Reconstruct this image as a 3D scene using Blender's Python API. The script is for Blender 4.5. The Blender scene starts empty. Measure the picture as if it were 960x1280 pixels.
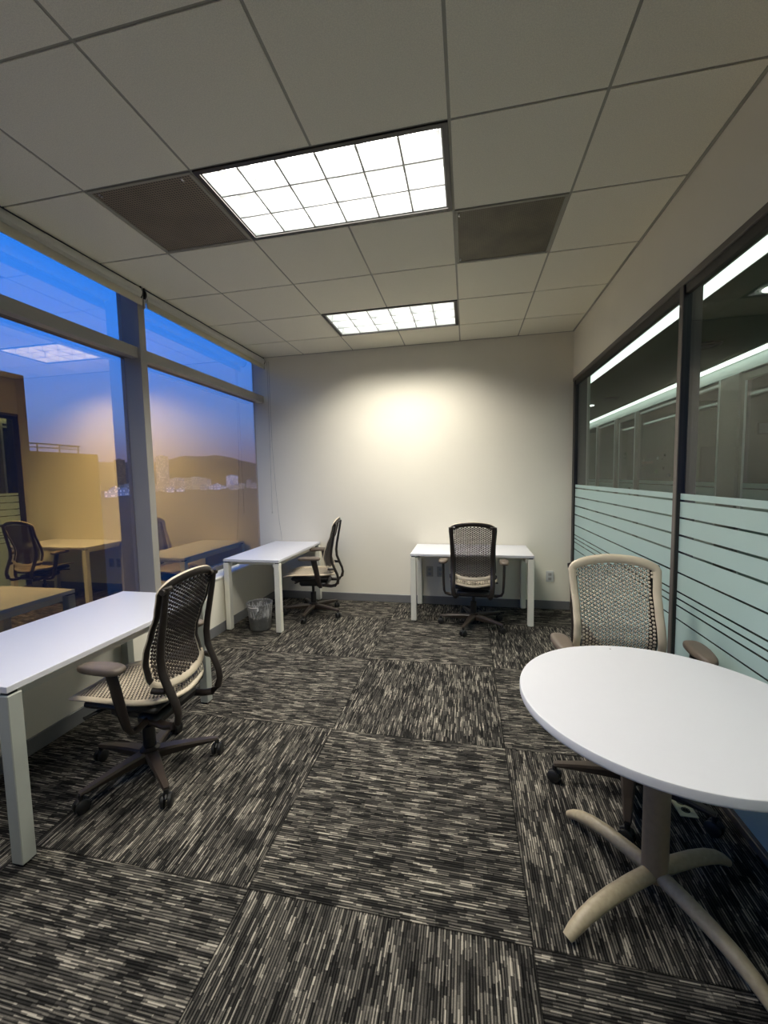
import bpy, math, random
from mathutils import Vector, Matrix
random.seed(7)
S = bpy.context.scene
COL = S.collection
PI = math.pi

# ------------------------------------------------------------------ materials
def new_mat(name):
    m = bpy.data.materials.new(name); m.use_nodes = True
    nt = m.node_tree; nt.nodes.clear()
    return m, nt, nt.nodes.new('ShaderNodeOutputMaterial')

def N(nt, t, **kw):
    n = nt.nodes.new(t)
    for k, v in kw.items(): setattr(n, k, v)
    return n

def principled(name, col, rough=.5, metal=0., noise=0., nscale=8., bump=0., bscale=200., spec=.5, tint=None):
    m, nt, out = new_mat(name)
    p = N(nt, 'ShaderNodeBsdfPrincipled')
    p.inputs['Base Color'].default_value = (*col, 1); p.inputs['Roughness'].default_value = rough
    p.inputs['Metallic'].default_value = metal; p.inputs['Specular IOR Level'].default_value = spec
    tc = N(nt, 'ShaderNodeTexCoord')
    if noise > 0:
        nz = N(nt, 'ShaderNodeTexNoise'); nz.inputs['Scale'].default_value = nscale; nz.inputs['Detail'].default_value = 6
        nt.links.new(tc.outputs['Object'], nz.inputs['Vector'])
        mx = N(nt, 'ShaderNodeMix', data_type='RGBA')
        a = tuple(max(0, c*(1-noise)) for c in col); b = tint or tuple(min(1, c*(1+noise)) for c in col)
        mx.inputs[6].default_value = (*a, 1); mx.inputs[7].default_value = (*b, 1)
        nt.links.new(nz.outputs['Fac'], mx.inputs[0]); nt.links.new(mx.outputs[2], p.inputs['Base Color'])
    if bump > 0:
        nb = N(nt, 'ShaderNodeTexNoise'); nb.inputs['Scale'].default_value = bscale; nb.inputs['Detail'].default_value = 3
        nt.links.new(tc.outputs['Object'], nb.inputs['Vector'])
        b = N(nt, 'ShaderNodeBump'); b.inputs['Strength'].default_value = bump; b.inputs['Distance'].default_value = .002
        nt.links.new(nb.outputs['Fac'], b.inputs['Height']); nt.links.new(b.outputs['Normal'], p.inputs['Normal'])
    nt.links.new(p.outputs[0], out.inputs['Surface'])
    return m

def emission(name, col, s):
    m, nt, out = new_mat(name)
    e = N(nt, 'ShaderNodeEmission'); e.inputs[0].default_value = (*col, 1); e.inputs[1].default_value = s
    nt.links.new(e.outputs[0], out.inputs['Surface'])
    return m

def glass_mat(name, trans, gloss, base, fres, ior=1.5):
    """coated pane: a transparent layer under a mirror layer of base + fres * fresnel"""
    m, nt, out = new_mat(name)
    t = N(nt, 'ShaderNodeBsdfTransparent'); t.inputs[0].default_value = (*trans, 1)
    g = N(nt, 'ShaderNodeBsdfGlossy'); g.inputs[0].default_value = (*gloss, 1); g.inputs['Roughness'].default_value = 0
    lw = N(nt, 'ShaderNodeLayerWeight'); fr = N(nt, 'ShaderNodeMath', operation='POWER'); fr.inputs[1].default_value = ior
    nt.links.new(lw.outputs['Facing'], fr.inputs[0])
    ma = N(nt, 'ShaderNodeMath', operation='MULTIPLY_ADD'); ma.use_clamp = True
    ma.inputs[1].default_value = fres; ma.inputs[2].default_value = base
    nt.links.new(fr.outputs[0], ma.inputs[0])
    mx = N(nt, 'ShaderNodeMixShader')
    nt.links.new(ma.outputs[0], mx.inputs[0]); nt.links.new(t.outputs[0], mx.inputs[1]); nt.links.new(g.outputs[0], mx.inputs[2])
    nt.links.new(mx.outputs[0], out.inputs['Surface'])
    return m

def frosted_mat():
    m, nt, out = new_mat('frosted_film')
    d = N(nt, 'ShaderNodeBsdfDiffuse'); d.inputs[0].default_value = (.59, .74, .71, 1)
    t = N(nt, 'ShaderNodeBsdfTranslucent'); t.inputs[0].default_value = (.64, .80, .77, 1)
    g = N(nt, 'ShaderNodeBsdfGlossy'); g.inputs['Roughness'].default_value = .35; g.inputs[0].default_value = (.8, .8, .8, 1)
    a = N(nt, 'ShaderNodeMixShader'); a.inputs[0].default_value = .42
    b = N(nt, 'ShaderNodeMixShader'); b.inputs[0].default_value = .05
    nt.links.new(d.outputs[0], a.inputs[1]); nt.links.new(t.outputs[0], a.inputs[2])
    nt.links.new(a.outputs[0], b.inputs[1]); nt.links.new(g.outputs[0], b.inputs[2])
    nt.links.new(b.outputs[0], out.inputs['Surface'])
    return m

def carpet_mat(x0, y0, s):
    m, nt, out = new_mat('carpet_tiles')
    L = nt.links.new
    def M(op, a, b=None, c=None):
        n = N(nt, 'ShaderNodeMath', operation=op)
        for i, v in enumerate((a, b, c)):
            if v is None: continue
            if isinstance(v, (int, float)): n.inputs[i].default_value = v
            else: L(v, n.inputs[i])
        return n.outputs[0]
    tc = N(nt, 'ShaderNodeTexCoord'); sp = N(nt, 'ShaderNodeSeparateXYZ'); L(tc.outputs['Object'], sp.inputs[0])
    X = M('DIVIDE', M('SUBTRACT', sp.outputs[0], x0), s); Y = M('DIVIDE', M('SUBTRACT', sp.outputs[1], y0), s)
    cx, cy = M('FLOOR', X), M('FLOOR', Y)
    par = M('FLOORED_MODULO', M('ADD', cx, cy), 2.0)           # 0: strands along X, 1: strands along Y
    fx, fy = M('MULTIPLY', M('FRACT', X), s), M('MULTIPLY', M('FRACT', Y), s)
    def mix(a, b): return M('ADD', M('MULTIPLY', a, M('SUBTRACT', 1.0, par)), M('MULTIPLY', b, par))
    u, v = mix(fx, fy), mix(fy, fx)
    cell = M('ADD', M('MULTIPLY', cx, 17.3), M('MULTIPLY', cy, 41.7))
    def streak(pitch, length, seed):
        row = M('FLOOR', M('DIVIDE', v, pitch))
        wn = N(nt, 'ShaderNodeTexWhiteNoise', noise_dimensions='2D')
        c = N(nt, 'ShaderNodeCombineXYZ'); L(row, c.inputs[0]); L(M('ADD', cell, seed), c.inputs[1]); L(c.outputs[0], wn.inputs['Vector'])
        seg = M('FLOOR', M('ADD', M('DIVIDE', u, length), M('MULTIPLY', wn.outputs[0], 9.0)))
        w2 = N(nt, 'ShaderNodeTexWhiteNoise', noise_dimensions='3D')
        c2 = N(nt, 'ShaderNodeCombineXYZ'); L(row, c2.inputs[0]); L(seg, c2.inputs[1]); L(M('ADD', cell, seed), c2.inputs[2]); L(c2.outputs[0], w2.inputs['Vector'])
        return w2.outputs[0]
    P = .0092
    a = streak(P, .075, 0.3); b = streak(P/2, .055, 5.1); c = streak(P*6, .085, 9.4); gv = streak(P, .13, 3.7)
    hi = M('MULTIPLY', M('GREATER_THAN', b, .84), .17)
    mixv = M('ADD', M('ADD', M('MULTIPLY', a, .34), M('MULTIPLY', b, .16)), M('MULTIPLY', c, .15))
    nz = N(nt, 'ShaderNodeTexNoise'); nz.inputs['Scale'].default_value = 7; nz.inputs['Detail'].default_value = 3; L(tc.outputs['Object'], nz.inputs['Vector'])
    nf = N(nt, 'ShaderNodeTexNoise'); nf.inputs['Scale'].default_value = 520; nf.inputs['Detail'].default_value = 2; L(tc.outputs['Object'], nf.inputs['Vector'])
    groove = M('ABSOLUTE', M('SUBTRACT', M('FRACT', M('DIVIDE', v, P)), .5))       # 0 on the loop row, .5 in the groove
    val = M('ADD', M('ADD', M('ADD', mixv, hi), M('MULTIPLY', M('SUBTRACT', nz.outputs[0], .5), .09)), M('MULTIPLY', M('SUBTRACT', nf.outputs[0], .5), .34))
    gd = M('MULTIPLY', M('POWER', M('MULTIPLY', groove, 2.0), 2.2), M('MULTIPLY_ADD', gv, .32, .20))
    val = M('ADD', M('SUBTRACT', val, gd), .20)
    r = N(nt, 'ShaderNodeValToRGB'); e = r.color_ramp.elements
    e[0].position = .16; e[0].color = (.004, .0038, .0038, 1); e[1].position = .90; e[1].color = (.42, .38, .31, 1)
    k = e.new(.36); k.color = (.022, .0205, .0185, 1); k = e.new(.54); k.color = (.070, .0645, .056, 1); k = e.new(.68); k.color = (.165, .150, .124, 1)
    L(val, r.inputs[0])
    # dark joint between the squares
    ed = M('MINIMUM', M('MINIMUM', fx, M('SUBTRACT', s, fx)), M('MINIMUM', fy, M('SUBTRACT', s, fy)))
    jn = M('MULTIPLY_ADD', M('LESS_THAN', ed, .003), -.6, 1.0)
    mx = N(nt, 'ShaderNodeMix', data_type='RGBA', blend_type='MULTIPLY'); mx.inputs[0].default_value = 1
    cj = N(nt, 'ShaderNodeCombineColor'); [L(jn, cj.inputs[i]) for i in range(3)]
    L(r.outputs[0], mx.inputs[6]); L(cj.outputs[0], mx.inputs[7])
    p = N(nt, 'ShaderNodeBsdfPrincipled'); p.inputs['Roughness'].default_value = .95; p.inputs['Specular IOR Level'].default_value = .1
    L(mx.outputs[2], p.inputs['Base Color'])
    bp = N(nt, 'ShaderNodeBump'); bp.inputs['Strength'].default_value = .6; bp.inputs['Distance'].default_value = .004
    L(val, bp.inputs['Height']); L(bp.outputs[0], p.inputs['Normal'])
    L(p.outputs[0], out.inputs['Surface'])
    return m

def perforated_mat(name, col, dark, scale, smear):
    m, nt, out = new_mat(name); L = nt.links.new
    p = N(nt, 'ShaderNodeBsdfPrincipled'); p.inputs['Roughness'].default_value = .6
    tc = N(nt, 'ShaderNodeTexCoord')
    mp = N(nt, 'ShaderNodeMapping'); mp.inputs['Scale'].default_value = (scale, scale, scale); L(tc.outputs['Object'], mp.inputs[0])
    fr = N(nt, 'ShaderNodeVectorMath', operation='FRACTION'); L(mp.outputs[0], fr.inputs[0])
    ds = N(nt, 'ShaderNodeVectorMath', operation='DISTANCE'); 
    fl = N(nt, 'ShaderNodeVectorMath', operation='MULTIPLY'); fl.inputs[1].default_value = (1, 1, 0); L(fr.outputs[0], fl.inputs[0])
    ds.inputs[1].default_value = (.5, .5, 0); L(fl.outputs[0], ds.inputs[0])
    lt = N(nt, 'ShaderNodeMath', operation='LESS_THAN'); lt.inputs[1].default_value = .33; L(ds.outputs['Value'], lt.inputs[0])
    nz = N(nt, 'ShaderNodeTexNoise'); nz.inputs['Scale'].default_value = 5; nz.inputs['Detail'].default_value = 5; L(tc.outputs['Object'], nz.inputs['Vector'])
    ram = N(nt, 'ShaderNodeValToRGB'); ram.color_ramp.elements[0].position = .35; ram.color_ramp.elements[1].position = .7
    ram.color_ramp.elements[0].color = (*[c*(1-smear) for c in col], 1); ram.color_ramp.elements[1].color = (*col, 1); L(nz.outputs[0], ram.inputs[0])
    mx = N(nt, 'ShaderNodeMix', data_type='RGBA'); L(lt.outputs[0], mx.inputs[0]); L(ram.outputs[0], mx.inputs[6]); mx.inputs[7].default_value = (*dark, 1)
    L(mx.outputs[2], p.inputs['Base Color']); L(p.outputs[0], out.inputs['Surface'])
    return m

def building_mat(name, col, lit, sx=4.0, sz=3.4):
    m, nt, out = new_mat(name); L = nt.links.new
    p = N(nt, 'ShaderNodeBsdfPrincipled'); p.inputs['Roughness'].default_value = .8
    tc = N(nt, 'ShaderNodeTexCoord'); sp = N(nt, 'ShaderNodeSeparateXYZ'); L(tc.outputs['Object'], sp.inputs[0])
    def M(op, a, b=None, c=None):
        n = N(nt, 'ShaderNodeMath', operation=op)
        for i, v in enumerate((a, b, c)):
            if v is None: continue
            if isinstance(v, (int, float)): n.inputs[i].default_value = v
            else: L(v, n.inputs[i])
        return n.outputs[0]
    h = M('DIVIDE', M('ADD', sp.outputs[0], sp.outputs[1]), sx); z = M('DIVIDE', sp.outputs[2], sz)
    win = M('MULTIPLY', M('GREATER_THAN', M('FRACT', h), .4), M('GREATER_THAN', M('FRACT', z), .45))
    wn = N(nt, 'ShaderNodeTexWhiteNoise', noise_dimensions='2D'); c = N(nt, 'ShaderNodeCombineXYZ')
    L(M('FLOOR', h), c.inputs[0]); L(M('FLOOR', z), c.inputs[1]); L(c.outputs[0], wn.inputs['Vector'])
    mx = N(nt, 'ShaderNodeMix', data_type='RGBA'); L(win, mx.inputs[0]); mx.inputs[6].default_value = (*col, 1); mx.inputs[7].default_value = (*[q*.35 for q in col], 1)
    L(mx.outputs[2], p.inputs['Base Color'])
    on = M('MULTIPLY', win, M('GREATER_THAN', wn.outputs[0], .72))
    p.inputs['Emission Color'].default_value = (1, .9, .8, 1); L(M('MULTIPLY', on, lit), p.inputs['Emission Strength'])
    L(p.outputs[0], out.inputs['Surface'])
    return m

MAT = dict(
    wall=principled('painted_wall', (.80, .755, .645), .8, noise=.03, nscale=3, bump=.05, bscale=250),
    ceiling=principled('mineral_tile', (.80, .76, .62), .95, noise=.22, nscale=230, bump=.4, bscale=420),
    tbar=principled('grid_metal', (.33, .315, .25), .6),
    carpet=carpet_mat(-.787, 1.28, .988),
    dark_carpet=principled('corridor_carpet', (.03, .033, .03), .95, noise=.5, nscale=40),
    skirting=principled('vinyl_skirting', (.17, .17, .175), .45, noise=.08),
    black=principled('black_plastic', (.012, .011, .011), .38),
    blackmetal=principled('black_frame', (.014, .013, .012), .4),
    rubber=principled('caster_rubber', (.008, .008, .008), .5),
    bronze=principled('bronze_plastic', (.048, .035, .026), .36, noise=.1, nscale=30),
    darkbrown=principled('dark_brown_plastic', (.017, .012, .0095), .36),
    armpad=principled('brown_arm_pad', (.125, .097, .073), .5, noise=.06, bump=.1, bscale=600),
    beige=principled('beige_plastic', (.56, .48, .36), .42, noise=.03),
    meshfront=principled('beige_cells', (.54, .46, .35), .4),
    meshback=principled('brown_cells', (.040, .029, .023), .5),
    laminate=principled('white_laminate', (.64, .64, .675), .34, noise=.012, nscale=30),
    edge=principled('laminate_edge', (.66, .66, .68), .45),
    desk_leg=principled('white_powder_coat', (.74, .72, .63), .45, noise=.02),
    silver_leg=principled('silver_powder_coat', (.36, .375, .335), .5, noise=.03, nscale=60),
    chrome=principled('chrome', (.75, .75, .75), .15, 1),
    worn=principled('worn_cream_paint', (.42, .34, .21), .42, noise=.35, nscale=60, tint=(.50, .42, .28)),
    column=principled('brown_column_paint', (.27, .20, .125), .45, noise=.2, nscale=50),
    alu=principled('brushed_aluminium', (.42, .42, .41), .38, .75, noise=.05, nscale=60),
    brownalu=principled('anodised_bronze_frame', (.135, .118, .105), .42, .35),
    greyalu=principled('grey_frame', (.26, .25, .235), .42, .3),
    postgrey=principled('painted_grey_post', (.33, .315, .285), .5, noise=.03),
    postdark=principled('dark_grey_post', (.085, .085, .09), .5),
    white=principled('white_paint', (.80, .79, .74), .5),
    ledge=principled('white_ledge', (.80, .79, .74), .45),
    blind=principled('blind_fabric', (.56, .55, .50), .8, noise=.04, nscale=120),
    blindbar=principled('blind_hem_bar', (.50, .47, .38), .6),
    plate=principled('outlet_plate', (.56, .56, .55), .45),
    plateback=principled('outlet_plate_cream', (.46, .42, .33), .5),
    cream=principled('cream_plate', (.62, .60, .42), .5),
    socket=principled('socket_face', (.36, .35, .34), .4),
    slot=principled('socket_slot', (.02, .02, .02), .6),
    bin=principled('grey_bin_plastic', (.10, .10, .097), .4, noise=.45, nscale=25),
    louver=principled('louver_metal', (.62, .64, .64), .35, .6),
    reflector=principled('white_reflector', (.9, .9, .9), .5),
    lamp=emission('fluorescent_lamp', (1.0, .985, .91), 10.),
    strip=emission('led_strip', (.90, 1.0, .94), 2.6),
    spot=emission('downlight_lamp', (1.0, 1.0, .97), 6.),
    vent1=perforated_mat('perforated_vent', (.25, .205, .14), (.045, .036, .026), 68, .25),
    vent2=perforated_mat('dusty_vent', (.20, .17, .105), (.085, .072, .045), 90, .45),
    window=glass_mat('coated_window_glass', (.74, .77, .80), (1.0, .69, .27), .39, .55, 4.5),
    vision=glass_mat('clear_partition_glass', (.74, .80, .76), (1, 1, 1), .02, .6, 5.),
    farglass=glass_mat('opposite_partition_glass', (.72, .79, .75), (1, 1, 1), .04, .8, 5.),
    frost=frosted_mat(),
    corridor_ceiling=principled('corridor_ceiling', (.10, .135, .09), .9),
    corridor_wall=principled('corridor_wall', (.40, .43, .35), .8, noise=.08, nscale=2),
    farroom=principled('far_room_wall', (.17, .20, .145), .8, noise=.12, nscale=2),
    farframe=principled('far_frame', (.34, .31, .28), .45, .3),
    farframe_light=principled('far_frame_light', (.80, .82, .80), .45),
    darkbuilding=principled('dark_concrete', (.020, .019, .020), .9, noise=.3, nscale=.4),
    rail=principled('roof_rail', (.018, .015, .014), .8),
    earth=principled('dusk_ground', (.035, .030, .026), 1, noise=.5, nscale=.01),
    hill=principled('hill_scrub', (.060, .058, .060), 1, noise=.5, nscale=.006),
    pic=principled('picture_print', (.33, .36, .36), .5, noise=.5, nscale=14),
    panel=principled('dark_board', (.085, .10, .10), .5, noise=.2),
    stick_dark=principled('sticker_dark', (.03, .04, .03), .6),
    stick_red=principled('sticker_red', (.22, .12, .08), .6),
    stick_green=principled('sticker_green', (.10, .20, .07), .6),
    stick_white=principled('sticker_white', (.50, .55, .52), .6),
    stain=principled('stain', (.10, .09, .08), .6),
    chain=principled('bead_chain', (.33, .31, .26), .5),
    wiremark=principled('ink', (.05, .05, .04), .6),
)
def liner_mat():
    m, nt, out = new_mat('clear_bin_liner')
    t = N(nt, 'ShaderNodeBsdfTransparent'); g = N(nt, 'ShaderNodeBsdfPrincipled')
    g.inputs['Base Color'].default_value = (.6, .6, .6, 1); g.inputs['Roughness'].default_value = .18
    tc = N(nt, 'ShaderNodeTexCoord'); mp = N(nt, 'ShaderNodeMapping'); mp.inputs['Scale'].default_value = (60, 60, 9)
    nz = N(nt, 'ShaderNodeTexNoise'); nz.inputs['Scale'].default_value = 1; nz.inputs['Detail'].default_value = 4
    nt.links.new(tc.outputs['Object'], mp.inputs[0]); nt.links.new(mp.outputs[0], nz.inputs['Vector'])
    b = N(nt, 'ShaderNodeBump'); b.inputs['Strength'].default_value = .9; b.inputs['Distance'].default_value = .01
    nt.links.new(nz.outputs[0], b.inputs['Height']); nt.links.new(b.outputs[0], g.inputs['Normal'])
    rp = N(nt, 'ShaderNodeMapRange'); rp.inputs[1].default_value = .35; rp.inputs[2].default_value = .7; rp.inputs[3].default_value = .12; rp.inputs[4].default_value = .75
    nt.links.new(nz.outputs[0], rp.inputs[0])
    mx = N(nt, 'ShaderNodeMixShader'); nt.links.new(rp.outputs[0], mx.inputs[0])
    nt.links.new(t.outputs[0], mx.inputs[1]); nt.links.new(g.outputs[0], mx.inputs[2]); nt.links.new(mx.outputs[0], out.inputs['Surface'])
    return m
MAT['liner'] = liner_mat()

# ------------------------------------------------------------------ mesh builder
class MB:
    def __init__(s): s.v = []; s.f = []; s.mi = []; s.mats = []
    def m(s, mat):
        if mat not in s.mats: s.mats.append(mat)
        return s.mats.index(mat)
    def add(s, vs, fs, mat, T=None):
        o = len(s.v); i = s.m(mat)
        for p in vs:
            p = Vector(p); s.v.append(tuple(T @ p) if T else tuple(p))
        for f in fs: s.f.append(tuple(o+k for k in f)); s.mi.append(i)
    def box(s, x0, x1, y0, y1, z0, z1, mat, bev=0., T=None):
        if x0 > x1: x0, x1 = x1, x0
        if y0 > y1: y0, y1 = y1, y0
        if z0 > z1: z0, z1 = z1, z0
        b = min(bev, (x1-x0)*.49, (y1-y0)*.49, (z1-z0)*.49)
        if b <= 0:
            vs = [(x, y, z) for z in (z0, z1) for y in (y0, y1) for x in (x0, x1)]
            s.add(vs, [(0, 2, 3, 1), (4, 5, 7, 6), (0, 1, 5, 4), (2, 6, 7, 3), (0, 4, 6, 2), (1, 3, 7, 5)], mat, T); return
        # chamfered box: three vertices per corner
        vs = []; idx = {}
        X, Y, Z = (x0, x1), (y0, y1), (z0, z1)
        for i in (0, 1):
            for j in (0, 1):
                for k in (0, 1):
                    px, py, pz = X[i], Y[j], Z[k]; ix, iy, iz = px+(b if i == 0 else -b), py+(b if j == 0 else -b), pz+(b if k == 0 else -b)
                    idx[i, j, k, 0] = len(vs); vs.append((px, iy, iz))
                    idx[i, j, k, 1] = len(vs); vs.append((ix, py, iz))
                    idx[i, j, k, 2] = len(vs); vs.append((ix, iy, pz))
        fs = []
        for i in (0, 1):
            q = [idx[i, j, k, 0] for j, k in ((0, 0), (1, 0), (1, 1), (0, 1))]; fs.append(q if i else q[::-1])
            q = [idx[j, i, k, 1] for j, k in ((0, 0), (1, 0), (1, 1), (0, 1))]; fs.append(q[::-1] if i else q)
            q = [idx[j, k, i, 2] for j, k in ((0, 0), (1, 0), (1, 1), (0, 1))]; fs.append(q if i else q[::-1])
        for a in (0, 1):
            for c in (0, 1):
                q = [idx[a, c, 0, 0], idx[a, c, 0, 1], idx[a, c, 1, 1], idx[a, c, 1, 0]]; fs.append(q if a == c else q[::-1])
                q = [idx[a, 0, c, 0], idx[a, 1, c, 0], idx[a, 1, c, 2], idx[a, 0, c, 2]]; fs.append(q if a == c else q[::-1])
                q = [idx[0, a, c, 1], idx[0, a, c, 2], idx[1, a, c, 2], idx[1, a, c, 1]]; fs.append(q if a == c else q[::-1])
        for i in (0, 1):
            for j in (0, 1):
                for k in (0, 1):
                    q = [idx[i, j, k, 0], idx[i, j, k, 1], idx[i, j, k, 2]]; fs.append(q if (i+j+k) % 2 else q[::-1])
        s.add(vs, fs, mat, T)
    def lathe(s, prof, mat, n=32, T=None, cap=True):
        vs = []; fs = []
        for r, z in prof:
            for k in range(n):
                a = 2*PI*k/n; vs.append((r*math.cos(a), r*math.sin(a), z))
        for i in range(len(prof)-1):
            for k in range(n):
                k2 = (k+1) % n; fs.append((i*n+k, i*n+k2, (i+1)*n+k2, (i+1)*n+k))
        if cap:
            fs.append(tuple(range(n))[::-1]); fs.append(tuple((len(prof)-1)*n+k for k in range(n)))
        s.add(vs, fs, mat, T)
    def cyl(s, a, b, r, mat, n=16, r2=None):
        s.tube([a, b], r, mat, n, rs=[r, r if r2 is None else r2])
    def tube(s, pts, r, mat, n=12, rs=None, flat=None, up=(0, 0, 1), closed=False):
        """sweep an ellipse (r along the side axis, r*flat along the other) along pts"""
        pts = [Vector(p) for p in pts]; L = len(pts); vs = []; fs = []
        for i, p in enumerate(pts):
            if closed: t = pts[(i+1) % L]-pts[i-1]
            else: t = pts[min(i+1, L-1)]-pts[max(i-1, 0)]
            t.normalize(); u = up(i) if callable(up) else Vector(up); u = Vector(u)
            side = t.cross(u)
            if side.length < 1e-4: side = t.cross(Vector((1, 0, 0)))
            side.normalize(); w = side.cross(t)
            ri = rs[i] if rs else r; fl = (flat[i] if isinstance(flat, (list, tuple)) else flat) if flat else 1.
            for k in range(n):
                a = 2*PI*k/n; vs.append(p + side*(ri*math.cos(a)) + w*(ri*fl*math.sin(a)))
        R = L if closed else L-1
        for i in range(R):
            for k in range(n):
                k2 = (k+1) % n; i2 = (i+1) % L
                fs.append((i*n+k, i2*n+k, i2*n+k2, i*n+k2))
        if not closed: fs.append(tuple(range(n))); fs.append(tuple((L-1)*n+k for k in range(n))[::-1])
        s.add(vs, fs, mat)
    def build(s, name, parent=None, smooth=None, loc=None, fix=True):
        me = bpy.data.meshes.new(name); me.from_pydata(s.v, [], s.f)
        for m in s.mats: me.materials.append(m)
        me.polygons.foreach_set('material_index', s.mi)
        me.update()
        if fix:
            import bmesh
            bm = bmesh.new(); bm.from_mesh(me); bmesh.ops.recalc_face_normals(bm, faces=bm.faces); bm.to_mesh(me); bm.free()
        if smooth is not None:
            me.polygons.foreach_set('use_smooth', [True]*len(me.polygons))
            me.set_sharp_from_angle(angle=math.radians(smooth))
        o = bpy.data.objects.new(name, me); COL.objects.link(o)
        if parent: o.parent = parent
        if loc: o.location = loc
        return o

def empty(name, loc=(0, 0, 0), rz=0.):
    o = bpy.data.objects.new(name, None); COL.objects.link(o); o.location = loc; o.rotation_euler = (0, 0, rz)
    o.empty_display_size = .1
    return o
def tag(o, label=None, cat=None, group=None, kind=None):
    if label: o['label'] = label
    if cat: o['category'] = cat
    if group: o['group'] = group
    if kind: o['kind'] = kind
    return o
def copy_tree(o, parent=None):
    c = o.copy(); COL.objects.link(c)
    if parent: c.parent = parent
    for ch in list(o.children): copy_tree(ch, c)
    return c
def struct(mb, name, label, parent=None, smooth=None):
    o = mb.build(name, parent, smooth)
    if not parent: tag(o, label, None, None, 'structure')
    return o

# ------------------------------------------------------------------ room
H = 2.970; BW = 4.824; XR = 1.10; XL = -2.37; XG = -2.56; YF = -1.75
GX, GY, G = -.6758, 1.8883, .6096

b = MB(); b.box(-2.6, XR+.05, YF-.1, BW+.1, -.08, 0, MAT['carpet']); struct(b, 'floor', 'dark grey striped carpet squares laid in a checker')
# ceiling tiles with holes for the two light fittings and the two vents
holes = {(-1, 0), (0, 0), (-1, 3), (0, 3), (-1, -3), (0, -3), (-2, 0), (1, 1)}
bt = MB(); XC0 = -2.415
c0, c1 = -3, 2; r0, r1 = -6, 4
gap = .0065
for c in range(c0, c1+1):
    for r in range(r0, r1+1):
        if (c, r) in holes: continue
        x0, x1 = max(GX+c*G+gap, XC0), min(GX+(c+1)*G-gap, XR)
        y0, y1 = max(GY+r*G+gap, YF), min(GY+(r+1)*G-gap, BW)
        if x1-x0 < .03 or y1-y0 < .03: continue
        bt.box(x0, x1, y0, y1, H, H+.02, MAT['ceiling'])
struct(bt, 'ceiling', 'square mineral ceiling tiles above the office')
bg = MB()
for c in range(c0+1, c1+1): 
    x = GX+c*G
    for (ya, yb) in (((YF, BW),) if c != 0 else ((YF, GY-3*G), (GY-2*G, GY), (GY+G, GY+3*G), (GY+4*G, BW))):
        bg.box(x-.0075, x+.0075, ya, yb, H+.003, H+.03, MAT['tbar'])
for r in range(r0, r1+1):
    y = GY+r*G
    if y < YF: continue
    bg.box(XC0, XR, y-.006, y+.006, H+.0045, H+.029, MAT['tbar'])
bg.box(XR-.016, XR, YF, BW, H-.004, H+.02, MAT['tbar']); bg.box(XC0, XR, BW-.012, BW, H-.003, H+.02, MAT['tbar'])
struct(bg, 'trim_1', 'thin metal grid between the ceiling tiles')
b = MB(); b.box(XG-.01, XR+.3, YF-.2, BW+.2, H+.20, H+.25, MAT['black']); struct(b, 'ceiling_slab', 'slab above the ceiling tiles')

b = MB(); b.box(XG-.02, 1.25, BW, BW+.12, 0, H+.2, MAT['wall']); struct(b, 'wall_back', 'bare cream back wall behind the two far desks')
b = MB(); b.box(XG-.1, 1.25, YF-.12, YF, 0, H+.2, MAT['wall']); struct(b, 'wall_front', 'cream wall behind the viewer')
b = MB(); b.box(XR, XR+.12, YF, BW, 2.484, H+.2, MAT['wall']); struct(b, 'wall_right', 'cream bulkhead above the glass partition')
b = MB(); b.box(XG-.16, XL, YF, BW, -.02, .535, MAT['wall']); struct(b, 'wall_left', 'low cream wall under the windows')
b = MB(); b.box(XG-.06, XL+.012, YF, BW, .53, .556, MAT['ledge'], .006); struct(b, 'trim_2', 'white ledge on top of the low window wall')
b = MB(); b.box(XG-.01, XC0, YF, BW, H+.0, H+.2, MAT['postdark']); struct(b, 'trim_3', 'dark recess above the roller blinds')
b = MB(); b.box(XL, XL+.012, YF, BW-.012, 0, .095, MAT['skirting'], .004); struct(b, 'baseboard_left', 'grey vinyl baseboard along the low window wall')
b = MB(); b.box(XL, XR, BW-.012, BW, 0, .095, MAT['skirting'], .004); struct(b, 'baseboard_back', 'grey vinyl baseboard along the back wall')

# ---- windows
def window(nm, y0, y1, label):
    e = empty(nm); tag(e, label, None, None, 'structure')
    f = MB()
    f.box(-2.50, -2.435, y0, y1, 2.432, 2.515, MAT['postgrey'], .004)      # transom
    f.box(XG-.03, -2.50, y0, y1, 2.445, 2.50, MAT['postdark'])
    f.box(XG-.03, -2.54, y0, y1, .556, .60, MAT['postdark'])
    f.box(XG-.03, -2.54, y0, y1, 2.962, 2.99, MAT['postdark'])
    f.build('window_frame', e)
    g = MB(); g.box(XG-.004, XG, y0, y1, .59, 2.45, MAT['window']); g.build('lower_pane', e)
    g = MB(); g.box(XG-.004, XG, y0, y1, 2.50, 2.968, MAT['window']); g.build('upper_pane', e)
PY0, PY1 = 2.811, 2.878
window('window_1', YF, PY0, 'large left window pane with dusk sky and reflections')
window('window_2', PY1, BW, 'window pane beside the back wall with a city view')
b = MB(); b.box(-2.60, -2.415, PY0, PY1, .556, H, MAT['postgrey'], .003); struct(b, 'trim_4', 'grey window post between the two panes')

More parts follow.
